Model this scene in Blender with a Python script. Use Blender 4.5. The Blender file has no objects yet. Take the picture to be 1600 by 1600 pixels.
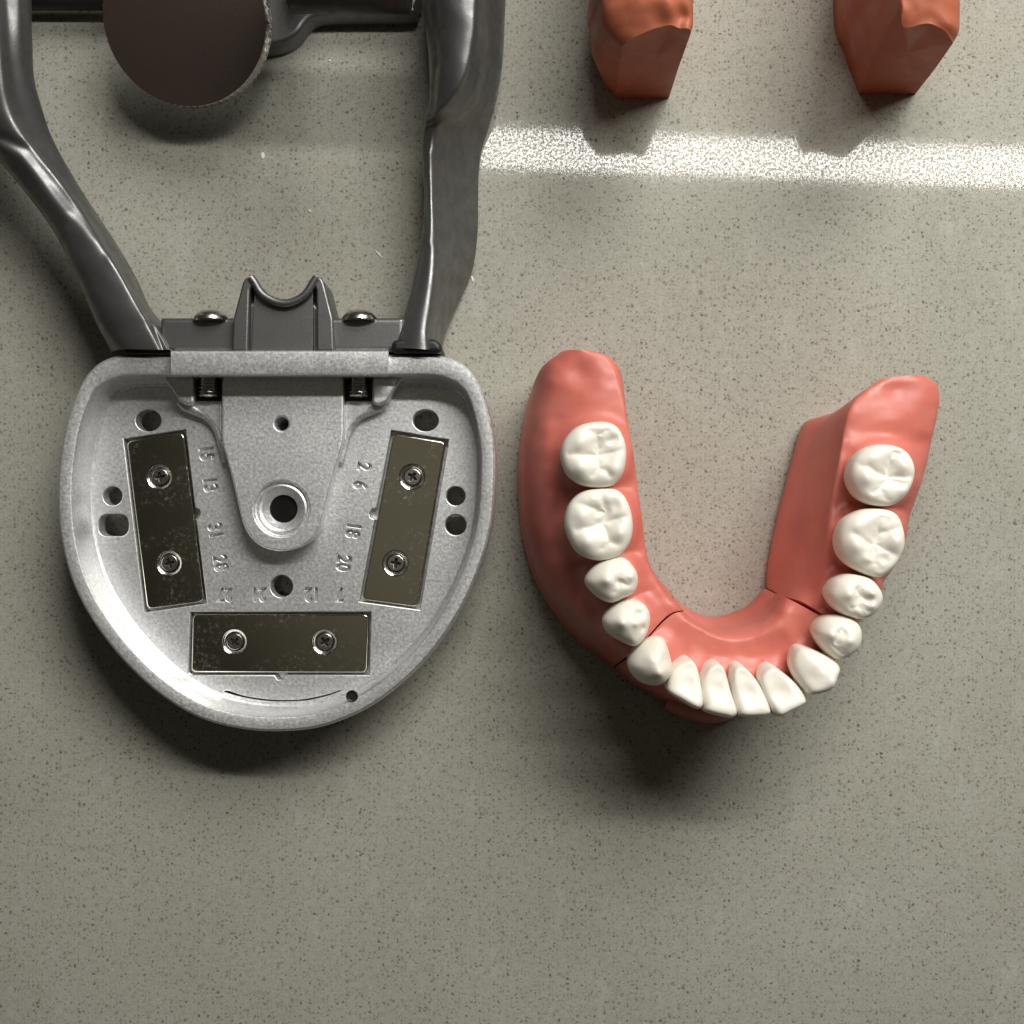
import bpy, bmesh, math, random
from mathutils import Vector, noise

random.seed(7)
U = 0.00012            # metres per design unit (one unit is about one photo pixel on the counter)
D = 1800.0             # camera height in units
scene = bpy.context.scene

# ---------------------------------------------------------------- camera
cam_d = bpy.data.cameras.new('camera')
cam = bpy.data.objects.new('camera', cam_d)
scene.collection.objects.link(cam)
cam.location = (0, 0, D * U)
cam.rotation_euler = (0, 0, 0)
cam_d.sensor_width = 36.0
cam_d.lens = 36.0 * D / 1600.0
cam_d.clip_start = 0.005
cam_d.clip_end = 20.0
scene.camera = cam

# ---------------------------------------------------------------- world (dim room)
world = bpy.data.worlds.new("World")
scene.world = world
world.use_nodes = True
wn = world.node_tree.nodes; wl = world.node_tree.links
bg = wn['Background']
tc = wn.new('ShaderNodeTexCoord')
dt = wn.new('ShaderNodeVectorMath'); dt.operation = 'DOT_PRODUCT'
dt.inputs[1].default_value = Vector((0.0, 0.05, 1.0)).normalized()
wl.new(tc.outputs['Generated'], dt.inputs[0])
wr = wn.new('ShaderNodeMapRange'); wr.interpolation_type = 'SMOOTHSTEP'
wr.inputs['From Min'].default_value = math.cos(math.radians(18))
wr.inputs['From Max'].default_value = math.cos(math.radians(3))
wl.new(dt.outputs['Value'], wr.inputs['Value'])
wramp = wn.new('ShaderNodeMixRGB')
wramp.inputs[1].default_value = (0.030, 0.0275, 0.022, 1)
wramp.inputs[2].default_value = (0.150, 0.139, 0.103, 1)
wl.new(wr.outputs[0], wramp.inputs[0])
wl.new(wramp.outputs[0], bg.inputs['Color'])
bg.inputs['Strength'].default_value = 1.0

# ---------------------------------------------------------------- lamp: long strip light beyond the top of the frame
LZ = 1950.0
LY = 1176.0
strip_len, strip_w = 2100.0, 122.0
ld = bpy.data.lights.new('strip_lamp', 'AREA')
ld.shape = 'RECTANGLE'
ld.size = strip_len * U
ld.size_y = strip_w * U
ld.energy = 0.58
ld.color = (1.0, 0.98, 0.93)
lo = bpy.data.objects.new('strip_lamp', ld)
scene.collection.objects.link(lo)
lo.location = ((-122 + strip_len / 2) * U, (LY - 28) * U, LZ * U)
lo.rotation_euler = (math.radians(-22), 0, math.radians(-2.1))

# soft fill lamp added beyond the top right corner to even the light
fd = bpy.data.lights.new('soft_fill', 'AREA')
fd.shape = 'RECTANGLE'; fd.size = 0.7; fd.size_y = 0.6
fd.energy = 13.0
fd.color = (1.0, 0.99, 0.955)
fo = bpy.data.objects.new('soft_fill', fd)
scene.collection.objects.link(fo)
fo.location = (0.45, 0.95, 0.85)
fo.rotation_euler = (Vector((0.05, -0.02, 0)) - Vector(fo.location)).to_track_quat('-Z', 'Y').to_euler()

scene.view_settings.view_transform = 'Standard'
scene.view_settings.look = 'None'
scene.view_settings.exposure = 0
scene.view_settings.gamma = 1
scene.cycles.max_bounces = 8
scene.cycles.use_denoising = True

# ================================================================= helpers
def W(px, py, z):
    k = (D - z) / D
    return Vector(((px - 800) * k, (800 - py) * k, z))

def P(v):
    k = D / (D - v[2])
    return v[0] * k + 800, 800 - v[1] * k

class MB:
    def __init__(s): s.v = []; s.f = []; s.m = []
    def add(s, vf, mi=0):
        o = len(s.v); s.v += [Vector(v) for v in vf[0]]
        s.f += [[i + o for i in f] for f in vf[1]]; s.m += [mi] * len(vf[1])
        return s

def origin_of(o):
    p = Vector((0, 0, 0))
    while o is not None:
        p += o.location; o = o.parent
    return p

def build(name, mb, mats, parent=None, sharp=35, label=None, cat=None, weld=0.0, recalc=True):
    if not isinstance(mb, MB): mb = MB().add(mb)
    if not isinstance(mats, (list, tuple)): mats = [mats]
    xs = [v.x for v in mb.v]; ys = [v.y for v in mb.v]; zs = [v.z for v in mb.v]
    org = Vector(((min(xs) + max(xs)) / 2, (min(ys) + max(ys)) / 2, min(zs)))
    me = bpy.data.meshes.new(name)
    me.from_pydata([(v - org) * U for v in mb.v], [], mb.f)
    for m in mats: me.materials.append(m)
    for p, mi in zip(me.polygons, mb.m): p.material_index = mi
    bm = bmesh.new(); bm.from_mesh(me)
    if weld: bmesh.ops.remove_doubles(bm, verts=bm.verts, dist=weld * U)
    if recalc: bmesh.ops.recalc_face_normals(bm, faces=bm.faces)
    bm.to_mesh(me); bm.free()
    me.polygons.foreach_set('use_smooth', [True] * len(me.polygons))
    if sharp: me.set_sharp_from_angle(angle=math.radians(sharp))
    me.update()
    o = bpy.data.objects.new(name, me)
    scene.collection.objects.link(o)
    o.location = org * U
    if parent is not None:
        o.parent = parent
        o.location = org * U - origin_of(parent)
    if label: o['label'] = label
    if cat: o['category'] = cat
    return o

def empty(name, loc, label, cat, group=None):
    o = bpy.data.objects.new(name, None)
    scene.collection.objects.link(o)
    o.empty_display_size = 0.01
    o.location = Vector(loc) * U
    o['label'] = label; o['category'] = cat
    if group: o['group'] = group
    return o

def cr(p0, p1, p2, p3, t):
    return 0.5 * ((2 * p1) + (-p0 + p2) * t + (2 * p0 - 5 * p1 + 4 * p2 - p3) * t * t + (-p0 + 3 * p1 - 3 * p2 + p3) * t ** 3)

def spline(pts, n, closed=False):
    """n samples per span"""
    out = []; N = len(pts)
    spans = N if closed else N - 1
    for i in range(spans):
        if closed: a, b, c, d = pts[(i - 1) % N], pts[i], pts[(i + 1) % N], pts[(i + 2) % N]
        else: a, b, c, d = pts[max(i - 1, 0)], pts[i], pts[i + 1], pts[min(i + 2, N - 1)]
        for k in range(n): out.append(cr(a, b, c, d, k / n))
    if not closed: out.append(pts[-1].copy())
    return out

def loft(rings, nl=8, nr=6, caps=True, fn=None, straight=()):
    """rings: list of equal-length lists of Vectors (closed rings). smooth both ways."""
    M = len(rings[0])
    cols = [spline([r[j] for r in rings], nl) for j in range(M)]
    L = len(cols[0])
    verts = []; faces = []
    rr = []
    for i in range(L):
        base_r = [cols[j][i] for j in range(M)]
        ring = spline(base_r, nr, closed=True)
        for j in straight:
            for k_ in range(nr): ring[j * nr + k_] = base_r[j].lerp(base_r[(j + 1) % M], k_ / nr)
        rr.append(ring)
    R = len(rr[0])
    for ring in rr:
        for p in ring: verts.append(fn(p) if fn else p)
    for i in range(L - 1):
        for j in range(R):
            faces.append([i * R + j, i * R + (j + 1) % R, (i + 1) * R + (j + 1) % R, (i + 1) * R + j])
    if caps:
        for i in (0, L - 1):
            base = i * R
            inner = verts[base:base + R]
            c = sum(inner, Vector()) / R
            prev = base
            for s in (0.9, 0.6, 0.3):
                nb = len(verts)
                for p in inner: verts.append(c + (p - c) * s)
                for j in range(R):
                    q = [prev + j, prev + (j + 1) % R, nb + (j + 1) % R, nb + j]
                    faces.append(q)
                prev = nb
            ci = len(verts); verts.append(c)
            for j in range(R): faces.append([prev + j, prev + (j + 1) % R, ci])
    return verts, faces

def inside(p, lp):
    c = False; x, y = p; n = len(lp); j = n - 1
    for i in range(n):
        xi, yi = lp[i]; xj, yj = lp[j]
        if (yi > y) != (yj > y) and x < (xj - xi) * (y - yi) / (yj - yi) + xi: c = not c
        j = i
    return c

def clean_loop(lp, eps=0.05):
    out = []
    for p in lp:
        p = (float(p[0]), float(p[1]))
        if not out or math.hypot(p[0] - out[-1][0], p[1] - out[-1][1]) > eps: out.append(p)
    while len(out) > 3 and math.hypot(out[0][0] - out[-1][0], out[0][1] - out[-1][1]) <= eps: out.pop()
    return out

def off2(lp, d):
    """move every vertex of a ccw loop inwards by d"""
    n = len(lp); out = []
    for i in range(n):
        p0, p1, p2 = Vector(lp[i - 1]), Vector(lp[i]), Vector(lp[(i + 1) % n])
        a = (p1 - p0).normalized(); b = (p2 - p1).normalized()
        na = Vector((-a.y, a.x)); nb = Vector((-b.y, b.x)); m = na + nb
        if m.length < 0.3: m = na.copy(); k = 1.0
        else: m.normalize(); k = min(1.0 / max(m.dot(na), 0.35), 1.8)
        q = p1 + m * d * k
        out.append((q.x, q.y))
    return out

def curve_mesh(loops, z0, z1, bevel=0.0, res=2):
    """slab between z0 and z1 filling the loops by the even-odd rule, top edges rounded by bevel"""
    from mathutils.geometry import delaunay_2d_cdt
    loops = [clean_loop(l) for l in loops]
    loops = [l for l in loops if len(l) > 2]
    boxes = [(min(p[0] for p in l), max(p[0] for p in l), min(p[1] for p in l), max(p[1] for p in l)) for l in loops]
    fixed = []
    for i, l in enumerate(loops):
        area = sum(l[k - 1][0] * l[k][1] - l[k][0] * l[k - 1][1] for k in range(len(l)))
        if area < 0: l = l[::-1]
        depth = sum(1 for j, m in enumerate(loops) if j != i and boxes[j][0] <= l[0][0] <= boxes[j][1] and boxes[j][2] <= l[0][1] <= boxes[j][3] and inside(l[0], m))
        fixed.append((l, 1 if depth % 2 == 0 else -1))
    steps = [(0.0, z0)]
    if bevel > 0:
        for k in range(res + 1):
            a = math.pi / 2 * k / res
            steps.append((bevel * (1 - math.cos(a)), z1 - bevel + bevel * math.sin(a)))
    else: steps.append((0.0, z1))
    vs = []; fs = []
    tops = []
    for l, sg in fixed:
        rows = []
        for d, z in steps:
            q = off2(l, d * sg) if d else l
            rows.append(len(vs)); vs += [Vector((x, y, z)) for x, y in q]
        tops.append(q)
        n = len(l)
        for r0, r1 in zip(rows[:-1], rows[1:]):
            for i in range(n):
                f = [r0 + i, r0 + (i + 1) % n, r1 + (i + 1) % n, r1 + i]
                fs.append(f if sg > 0 else f[::-1])
    for lps, z, up in ((tops, z1, True), ([l for l, _ in fixed], z0, False)):
        pts = []; edges = []
        for l in lps:
            b = len(pts); pts += [Vector(p) for p in l]
            edges += [(b + i, b + (i + 1) % len(l)) for i in range(len(l))]
        vo, eo, fo, _, _, _ = delaunay_2d_cdt(pts, edges, [], 0, 1e-4)
        bx = [(min(p[0] for p in l), max(p[0] for p in l), min(p[1] for p in l), max(p[1] for p in l)) for l in lps]
        base = len(vs); vs += [Vector((p.x, p.y, z)) for p in vo]
        for f in fo:
            c = (sum(vo[i].x for i in f) / len(f), sum(vo[i].y for i in f) / len(f))
            k = 0
            for l, q in zip(lps, bx):
                if q[0] <= c[0] <= q[1] and q[2] <= c[1] <= q[3] and inside(c, l): k += 1
            if k % 2:
                ar = sum(vo[f[i - 1]].x * vo[f[i]].y - vo[f[i]].x * vo[f[i - 1]].y for i in range(len(f)))
                g_ = [base + i for i in f]
                fs.append(g_ if (ar > 0) == up else g_[::-1])
    return vs, fs

def Lp(pts, z):       # pixel loop -> world xy loop at height z
    return [tuple(W(a, b, z)[:2]) for a, b in pts]

def circ(cx, cy, rx, ry=None, n=32, ph=0):
    ry = ry or rx
    return [(cx + rx * math.cos(2 * math.pi * i / n + ph), cy + ry * math.sin(2 * math.pi * i / n + ph)) for i in range(n)]

def rounded(pts, r, n=5):
    """round corners of a polygon (list of 2-tuples)"""
    out = []; N = len(pts)
    for i in range(N):
        p0, p1, p2 = Vector(pts[i - 1]), Vector(pts[i]), Vector(pts[(i + 1) % N])
        a = (p0 - p1); b = (p2 - p1)
        rr = min(r, a.length * .45, b.length * .45)
        a.normalize(); b.normalize()
        s, e = p1 + a * rr, p1 + b * rr
        for k in range(n + 1):
            t = k / n
            out.append(tuple((1 - t) ** 2 * s + 2 * t * (1 - t) * p1 + t * t * e))
    return out

def smooth_loop(pts, n=6):
    return [tuple(p) for p in spline([Vector(p) for p in pts], n, closed=True)]

def lathe(profile, n=48, axis_o=Vector((0, 0, 0)), knurl=None, rot=None):
    vs = []; fs = []
    for k, (r, z) in enumerate(profile):
        for i in range(n):
            a = 2 * math.pi * i / n
            rr = r
            if knurl and knurl[0] <= k <= knurl[1] and i % 2: rr = r - knurl[2]
            p = Vector((rr * math.cos(a), rr * math.sin(a), z))
            if rot: p = rot @ p
            vs.append(axis_o + p)
    for k in range(len(profile) - 1):
        for i in range(n):
            fs.append([k * n + i, k * n + (i + 1) % n, (k + 1) * n + (i + 1) % n, (k + 1) * n + i])
    for k, rev in ((0, True), (len(profile) - 1, False)):
        if profile[k][0] > 0.01:
            f = [k * n + i for i in range(n)]
            fs.append(f[::-1] if rev else f)
    return vs, fs

def box(x0, x1, y0, y1, z0, z1):
    v = [Vector(p) for p in ((x0, y0, z0), (x1, y0, z0), (x1, y1, z0), (x0, y1, z0), (x0, y0, z1), (x1, y0, z1), (x1, y1, z1), (x0, y1, z1))]
    return v, [[3, 2, 1, 0], [4, 5, 6, 7], [0, 1, 5, 4], [1, 2, 6, 5], [2, 3, 7, 6], [3, 0, 4, 7]]

# ================================================================= materials
def newmat(name):
    m = bpy.data.materials.new(name); m.use_nodes = True
    n = m.node_tree.nodes; l = m.node_tree.links
    return m, n, l, n['Principled BSDF']

def obj_coord(n, l, scale):
    t = n.new('ShaderNodeTexCoord'); mp = n.new('ShaderNodeMapping')
    mp.inputs['Scale'].default_value = (scale / U,) * 3
    l.new(t.outputs['Object'], mp.inputs[0])
    return mp.outputs[0]

def tex_noise(n, l, vec, scale, detail=3, rough=0.5):
    t = n.new('ShaderNodeTexNoise'); t.inputs['Scale'].default_value = scale
    t.inputs['Detail'].default_value = detail; t.inputs['Roughness'].default_value = rough
    l.new(vec, t.inputs['Vector']); return t

def maprange(n, l, src, a, b, c, d, smooth=False):
    t = n.new('ShaderNodeMapRange')
    if smooth: t.interpolation_type = 'SMOOTHSTEP'
    for k, v in zip(('From Min', 'From Max', 'To Min', 'To Max'), (a, b, c, d)): t.inputs[k].default_value = v
    l.new(src, t.inputs['Value']); return t.outputs[0]

def mixcol(n, l, fac, c1, c2, mode='MIX'):
    t = n.new('ShaderNodeMixRGB'); t.blend_type = mode
    for k, s in ((0, fac), (1, c1), (2, c2)):
        if isinstance(s, (float, int)): t.inputs[k].default_value = s
        elif isinstance(s, tuple): t.inputs[k].default_value = s + (1,) if len(s) == 3 else s
        else: l.new(s, t.inputs[k])
    return t.outputs[0]

def mathn(n, l, op, a, b=0.0, clamp=False):
    t = n.new('ShaderNodeMath'); t.operation = op; t.use_clamp = clamp
    for k, s in ((0, a), (1, b)):
        if isinstance(s, (float, int)): t.inputs[k].default_value = s
        else: l.new(s, t.inputs[k])
    return t.outputs[0]

def bump(n, l, h, dist, strength, bsdf, prev=None):
    b = n.new('ShaderNodeBump'); b.inputs['Distance'].default_value = dist * U
    b.inputs['Strength'].default_value = strength
    l.new(h, b.inputs['Height'])
    if prev: l.new(prev, b.inputs['Normal'])
    l.new(b.outputs[0], bsdf.inputs['Normal']); return b.outputs[0]

def mat_counter():
    m, n, l, b = newmat('speckled_quartz')
    v = obj_coord(n, l, 1.0)
    base = tex_noise(n, l, v, 0.004, 2)
    fine = tex_noise(n, l, v, 0.28, 3, 0.6)
    col = mixcol(n, l, maprange(n, l, base.outputs[0], .35, .65, 0, 1), (0.366, 0.358, 0.304), (0.394, 0.386, 0.332))
    mid = tex_noise(n, l, v, 0.075, 4, 0.7)
    col = mixcol(n, l, maprange(n, l, fine.outputs[0], .3, .7, 0, 1), mixcol(n, l, 1.0, col, (.86, .86, .86), 'MULTIPLY'), mixcol(n, l, 1.0, col, (1.12, 1.12, 1.12), 'MULTIPLY'))
    col = mixcol(n, l, maprange(n, l, mid.outputs[0], .42, .70, 0, .45), col, mixcol(n, l, 1.0, col, (.76, .75, .72), 'MULTIPLY'))
    # warp coordinates for irregular flecks
    wn1 = n.new('ShaderNodeTexNoise'); wn1.inputs['Scale'].default_value = 0.22; wn1.inputs['Detail'].default_value = 2
    l.new(v, wn1.inputs['Vector'])
    va = n.new('ShaderNodeVectorMath'); va.operation = 'MULTIPLY_ADD'
    l.new(wn1.outputs['Color'], va.inputs[0]); va.inputs[1].default_value = (9, 9, 9); l.new(v, va.inputs[2])
    def flecks(cell, thr, rad, dark, col, seed):
        mp = n.new('ShaderNodeMapping'); mp.inputs['Location'].default_value = (seed * 37.1, seed * 11.7, 0.0)
        l.new(va.outputs[0], mp.inputs[0])
        vo = n.new('ShaderNodeTexVoronoi'); vo.voronoi_dimensions = '2D'; vo.inputs['Scale'].default_value = 1.0 / cell
        l.new(mp.outputs[0], vo.inputs['Vector'])
        sp = n.new('ShaderNodeSeparateXYZ'); l.new(vo.outputs['Color'], sp.inputs[0])
        r = mathn(n, l, 'MULTIPLY', maprange(n, l, sp.outputs['X'], thr, 1.0, 0.25, 1.0), rad / cell)
        on = mathn(n, l, 'GREATER_THAN', sp.outputs['X'], thr)
        d = mathn(n, l, 'SUBTRACT', r, vo.outputs['Distance'])
        f = maprange(n, l, d, 0.0, 0.22, 0, 1)
        f = mathn(n, l, 'MULTIPLY', f, on)
        f = mathn(n, l, 'MULTIPLY', f, maprange(n, l, sp.outputs['Y'], 0, 1, 0.32, 0.95))
        tint = mixcol(n, l, sp.outputs['Z'], dark[0], dark[1])
        return mixcol(n, l, f, col, tint), f
    col, f0 = flecks(5.5, 0.25, 2.1, ((0.17, 0.16, 0.13), (0.24, 0.21, 0.17)), col, 3)
    col, f1 = flecks(7.2, 0.28, 2.75, ((0.09, 0.082, 0.06), (0.15, 0.12, 0.09)), col, 1)
    col, f2 = flecks(22.0, 0.55, 4.0, ((0.07, 0.062, 0.048), (0.12, 0.085, 0.055)), col, 2)
    # rare bright chips
    vo = n.new('ShaderNodeTexVoronoi'); vo.voronoi_dimensions = '2D'; vo.inputs['Scale'].default_value = 1 / 90.0
    l.new(v, vo.inputs['Vector'])
    f3 = maprange(n, l, vo.outputs['Distance'], 0.014, 0.008, 0, 0.5)
    col = mixcol(n, l, f3, col, (0.75, 0.74, 0.68))
    sm = n.new('ShaderNodeMapping'); sm.inputs['Scale'].default_value = (0.022, 0.008, 0.01); sm.inputs['Rotation'].default_value = (0, 0, 0.5)
    l.new(v, sm.inputs[0])
    smr = tex_noise(n, l, sm.outputs[0], 1.0, 5, 0.7)
    col = mixcol(n, l, maprange(n, l, smr.outputs[0], .56, .72, 0, .22), col, (0.56, 0.56, 0.53))
    l.new(col, b.inputs['Base Color'])
    g = tex_noise(n, l, v, 0.16, 2, 0.7)
    smud = tex_noise(n, l, v, 0.012, 4, 0.65)
    rgh = mathn(n, l, 'ADD', maprange(n, l, g.outputs[0], .35, .65, .045, .075), maprange(n, l, smud.outputs[0], .55, .8, 0, .05))
    l.new(rgh, b.inputs['Roughness'])
    g2 = tex_noise(n, l, v, 0.24, 0, 0.5)
    l.new(maprange(n, l, g2.outputs[0], .38, .60, 0.05, 0.21), b.inputs['Specular IOR Level'])
    bump(n, l, g.outputs[0], 0.05, 0.22, b)
    return m

def mat_cast():
    m, n, l, b = newmat('cast_aluminium')
    v = obj_coord(n, l, 1.0)
    a = tex_noise(n, l, v, 0.22, 3, 0.7); c = tex_noise(n, l, v, 0.02, 3)
    col = mixcol(n, l, maprange(n, l, a.outputs[0], .3, .7, 0, 1), (0.60, 0.60, 0.605), (0.96, 0.96, 0.955))
    col = mixcol(n, l, maprange(n, l, c.outputs[0], .4, .7, 0, .35), col, (0.52, 0.52, 0.53))
    l.new(col, b.inputs['Base Color'])
    b.inputs['Metallic'].default_value = 0.82
    l.new(maprange(n, l, a.outputs[0], .3, .7, .38, .52), b.inputs['Roughness'])
    g = tex_noise(n, l, v, 0.42, 2, 0.6)
    bump(n, l, g.outputs[0], 0.6, 0.42, b)
    return m

def mat_dark_metal(name, col, metallic, rough, bumpk=0.3, scale=0.05):
    m, n, l, b = newmat(name)
    v = obj_coord(n, l, 1.0)
    a = tex_noise(n, l, v, scale, 4, 0.6); f = tex_noise(n, l, v, 0.35, 2, 0.6)
    c2 = tuple(x * 0.75 for x in col)
    l.new(mixcol(n, l, maprange(n, l, a.outputs[0], .35, .65, 0, 1), col, c2), b.inputs['Base Color'])
    b.inputs['Metallic'].default_value = metallic
    l.new(maprange(n, l, a.outputs[0], .3, .7, rough * .85, rough * 1.2), b.inputs['Roughness'])
    bump(n, l, f.outputs[0], 0.5, bumpk, b)
    return m

def mat_magnet():
    m, n, l, b = newmat('nickel_plate')
    v = obj_coord(n, l, 1.0)
    a = tex_noise(n, l, v, 0.13, 5, 0.8); c = tex_noise(n, l, v, 0.02, 2)
    k = mathn(n, l, 'MULTIPLY', maprange(n, l, a.outputs[0], .49, .70, 0, 1), maprange(n, l, c.outputs[0], .42, .58, 0, 1))
    l.new(mixcol(n, l, k, (0.56, 0.535, 0.47), (0.66, 0.64, 0.60)), b.inputs['Base Color'])
    b.inputs['Metallic'].default_value = 1.0
    l.new(maprange(n, l, k, 0, 1, .10, .40), b.inputs['Roughness'])
    bump(n, l, a.outputs[0], 0.25, 0.12, b)
    return m

def mat_gum(name, c1, c2, rough=0.42, sss=0.12):
    m, n, l, b = newmat(name)
    v = obj_coord(n, l, 1.0)
    a = tex_noise(n, l, v, 0.012, 3); f = tex_noise(n, l, v, 0.12, 3, 0.6); s = tex_noise(n, l, v, 0.03, 5, 0.7)
    col = mixcol(n, l, maprange(n, l, a.outputs[0], .35, .65, 0, 1), c1, c2)
    col = mixcol(n, l, maprange(n, l, s.outputs[0], .62, .74, 0, .18), col, (0.75, 0.42, 0.34))
    l.new(col, b.inputs['Base Color'])
    l.new(maprange(n, l, s.outputs[0], .35, .7, rough * .85, rough * 1.35), b.inputs['Roughness'])
    b.inputs['Subsurface Weight'].default_value = sss
    b.inputs['Subsurface Radius'].default_value = (1.0, 0.35, 0.25)
    b.inputs['Subsurface Scale'].default_value = 14 * U
    bump(n, l, f.outputs[0], 0.5, 0.22, b)
    return m

def mat_tooth():
    m, n, l, b = newmat('ivory_resin')
    v = obj_coord(n, l, 1.0)
    a = tex_noise(n, l, v, 0.03, 3); f = tex_noise(n, l, v, 0.2, 2, 0.6)
    l.new(mixcol(n, l, maprange(n, l, a.outputs[0], .35, .65, 0, 1), (0.80, 0.76, 0.66), (0.84, 0.80, 0.71)), b.inputs['Base Color'])
    b.inputs['Roughness'].default_value = 0.42
    b.inputs['Subsurface Weight'].default_value = 0.22
    b.inputs['Subsurface Radius'].default_value = (1.0, 0.8, 0.55)
    b.inputs['Subsurface Scale'].default_value = 8 * U
    bump(n, l, f.outputs[0], 0.3, 0.18, b)
    return m

M_counter = mat_counter()
M_cast = mat_cast()
M_grey = mat_dark_metal('grey_cast_metal', (0.20, 0.20, 0.198), 0.78, 0.37)
M_black = mat_dark_metal('blackened_metal', (0.028, 0.027, 0.026), 0.4, 0.45)
M_socket = mat_dark_metal('bore_shade', (0.012, 0.011, 0.010), 0.0, 0.9)  # near-black and matt: the shade inside the bore is put into the colour
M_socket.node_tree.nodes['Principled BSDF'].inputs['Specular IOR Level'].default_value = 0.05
M_disc = mat_dark_metal('brown_face', (0.045, 0.030, 0.023), 0.05, 0.40, 0.5, 0.02)
M_steel = mat_dark_metal('bright_steel', (0.66, 0.64, 0.60), 1.0, 0.24, 0.1)
M_magnet = mat_magnet()
M_gum = mat_gum('coral_rubber', (0.64, 0.185, 0.140), (0.575, 0.145, 0.110))
M_brick = mat_gum('brick_orange_rubber', (0.43, 0.13, 0.068), (0.37, 0.105, 0.054), 0.5, 0.08)
M_tooth = mat_tooth()
M_brick.node_tree.nodes['Principled BSDF'].inputs['Specular IOR Level'].default_value = 0.3

# ================================================================= counter (the setting)
g = 9000
cm = ([Vector((-g, -g, 0)), Vector((g, -g, 0)), Vector((g, g, 0)), Vector((-g, g, 0))], [[0, 1, 2, 3]])
bm_c = build('countertop', cm, M_counter, sharp=0)
bm_c['kind'] = 'structure'

# ================================================================= pink jaw model
jaw = empty('jaw_model', W(1150, 850, 0), 'coral pink lower jaw model with white teeth lying right of the silver tray', 'jaw model')

# px-space bumps on the gum surface: (px, py, amp, radius)
gum_dents = [
    (905, 582, -7.6, 20), (862, 622, -4.0, 24), (930, 630, 2.5, 26), (852, 700, 3.5, 16), (870, 655, -3.0, 14),
    (846, 790, -3.0, 18), (866, 765, -6.0, 14), (868, 860, -3.5, 16), (850, 840, 2.0, 14),
    (1405, 612, -7.6, 22), (1345, 650, 2.5, 24), (1440, 690, -4.2, 14),
    (1262, 870, -7.6, 20), (1300, 790, -3.4, 20), (1330, 690, 4.2, 16),
    (1395, 660, 5.1, 22), (1160, 1000, -3.4, 30), (1230, 985, 4.2, 20),
]
TEETH = {}   # filled below: name -> outline
teeth = []

def T(kind, outline, c, H=40, e=2.6, basin=7, grooves=(), gw=3.6, gd=6.0, bumps=(), tilt=(0, 0), ze=226, neck=0.86, lean=(0, 0)):
    sc_ = 1.035 if kind == 'incisor' else 0.965 if (c[0] > 1290 and kind == 'molar') else 0.985 if c[0] > 1240 else 1.015
    outline = [(c0[0] + (p[0] - c0[0]) * sc_, c0[1] + (p[1] - c0[1]) * sc_) for c0 in [(sum(q[0] for q in outline) / len(outline), sum(q[1] for q in outline) / len(outline))] for p in outline]
    if kind == 'incisor':
        my = sum(p[1] for p in outline) / len(outline)
        tp = [p for p in outline if p[1] < my - 12]
        ax = sum(p[0] for p in tp) / len(tp)
        outline = [(ax + (p[0] - ax) * 1.14, p[1]) if p in tp else p for p in outline]
    if kind == 'molar': c = (c[0] + 6, c[1] - 7)
    teeth.append(dict(kind=kind, o=outline, c=c, H=H, e=e, basin=basin, g=grooves, gw=gw, gd=gd, b=bumps, t=tilt, ze=ze, neck=neck, lean=lean))

# left side, back to front
T('molar', [(936,660),(960,666),(973,686),(977,713),(972,740),(958,757),(935,762),(907,757),(885,741),(876,713),(882,688),(903,667)], (932,711),
  H=31, e=3.4, basin=10, gd=8, grooves=[[(930,676),(932,695),(932,712),(934,736)],[(889,711),(910,712),(932,713),(950,710),(972,704)],[(934,734),(925,742)],[(934,734),(945,738),(951,744)],[(932,680),(917,674)],[(932,681),(945,675)],[(952,690),(961,686)]],
  bumps=[(905,692,6,15),(906,732,7,15),(957,688,-4,11),(960,733,5,13)])
T('molar', [(942,764),(966,768),(981,789),(987,820),(982,848),(965,868),(936,875),(906,866),(890,845),(882,817),(889,788),(910,769)], (938,816),
  H=32, e=3.4, basin=10, gd=8, grooves=[[(900,786),(920,793),(942,801)],[(936,772),(943,790),(947,804),(940,817)],[(940,816),(960,811),(984,804)],[(940,817),(920,823),(900,828)],[(941,818),(946,834),(950,846),(963,850)],[(950,846),(940,856)]],
  bumps=[(908,806,6,13),(915,846,6,13),(960,790,-4,10),(966,832,6,11),(925,778,3,9)])
T('premolar', [(966,870),(983,878),(995,898),(992,922),(975,933),(953,941),(931,931),(914,910),(921,892),(940,877)], (960,903),
  H=38, e=2.3, basin=3, gd=8, gw=4, grooves=[[(958,884),(966,890),(962,900),(964,912),(958,922)],[(966,888),(982,886)],[(964,908),(978,912)]],
  bumps=[(946,904,8,11),(972,881,-5,6),(984,898,5,7),(964,908,-5,6)])
T('premolar', [(989,936),(1008,946),(1015,965),(1009,990),(993,1008),(975,1004),(950,989),(941,970),(951,953),(969,940)], (978,968),
  H=38, e=2.2, basin=2, gd=5, gw=5, grooves=[[(976,949),(990,950),(1000,962),(1002,978),(996,988)]],
  bumps=[(968,968,9,11),(990,970,4,7),(996,956,-6,8),(1002,979,-5,6)])
T('canine', [(1025,994),(1038,1001),(1046,1024),(1049,1047),(1039,1064),(1020,1070),(998,1063),(982,1044),(984,1026),(1004,1004)], (1020,1036),
  H=46, e=1.75, basin=0, bumps=[(1012,1024,4,9),(1024,1046,5,9),(1035,1025,-3,10)])
T('incisor', [(1074,1031),(1083,1037),(1088,1056),(1095,1088),(1092,1101),(1082,1103),(1062,1092),(1043,1079),(1041,1067),(1055,1044)], (1075,1078),
  H=32, e=3.6, basin=0, tilt=(0.05,0.36), bumps=[(1072,1068,-3,15)], lean=(2,-12))
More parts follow.
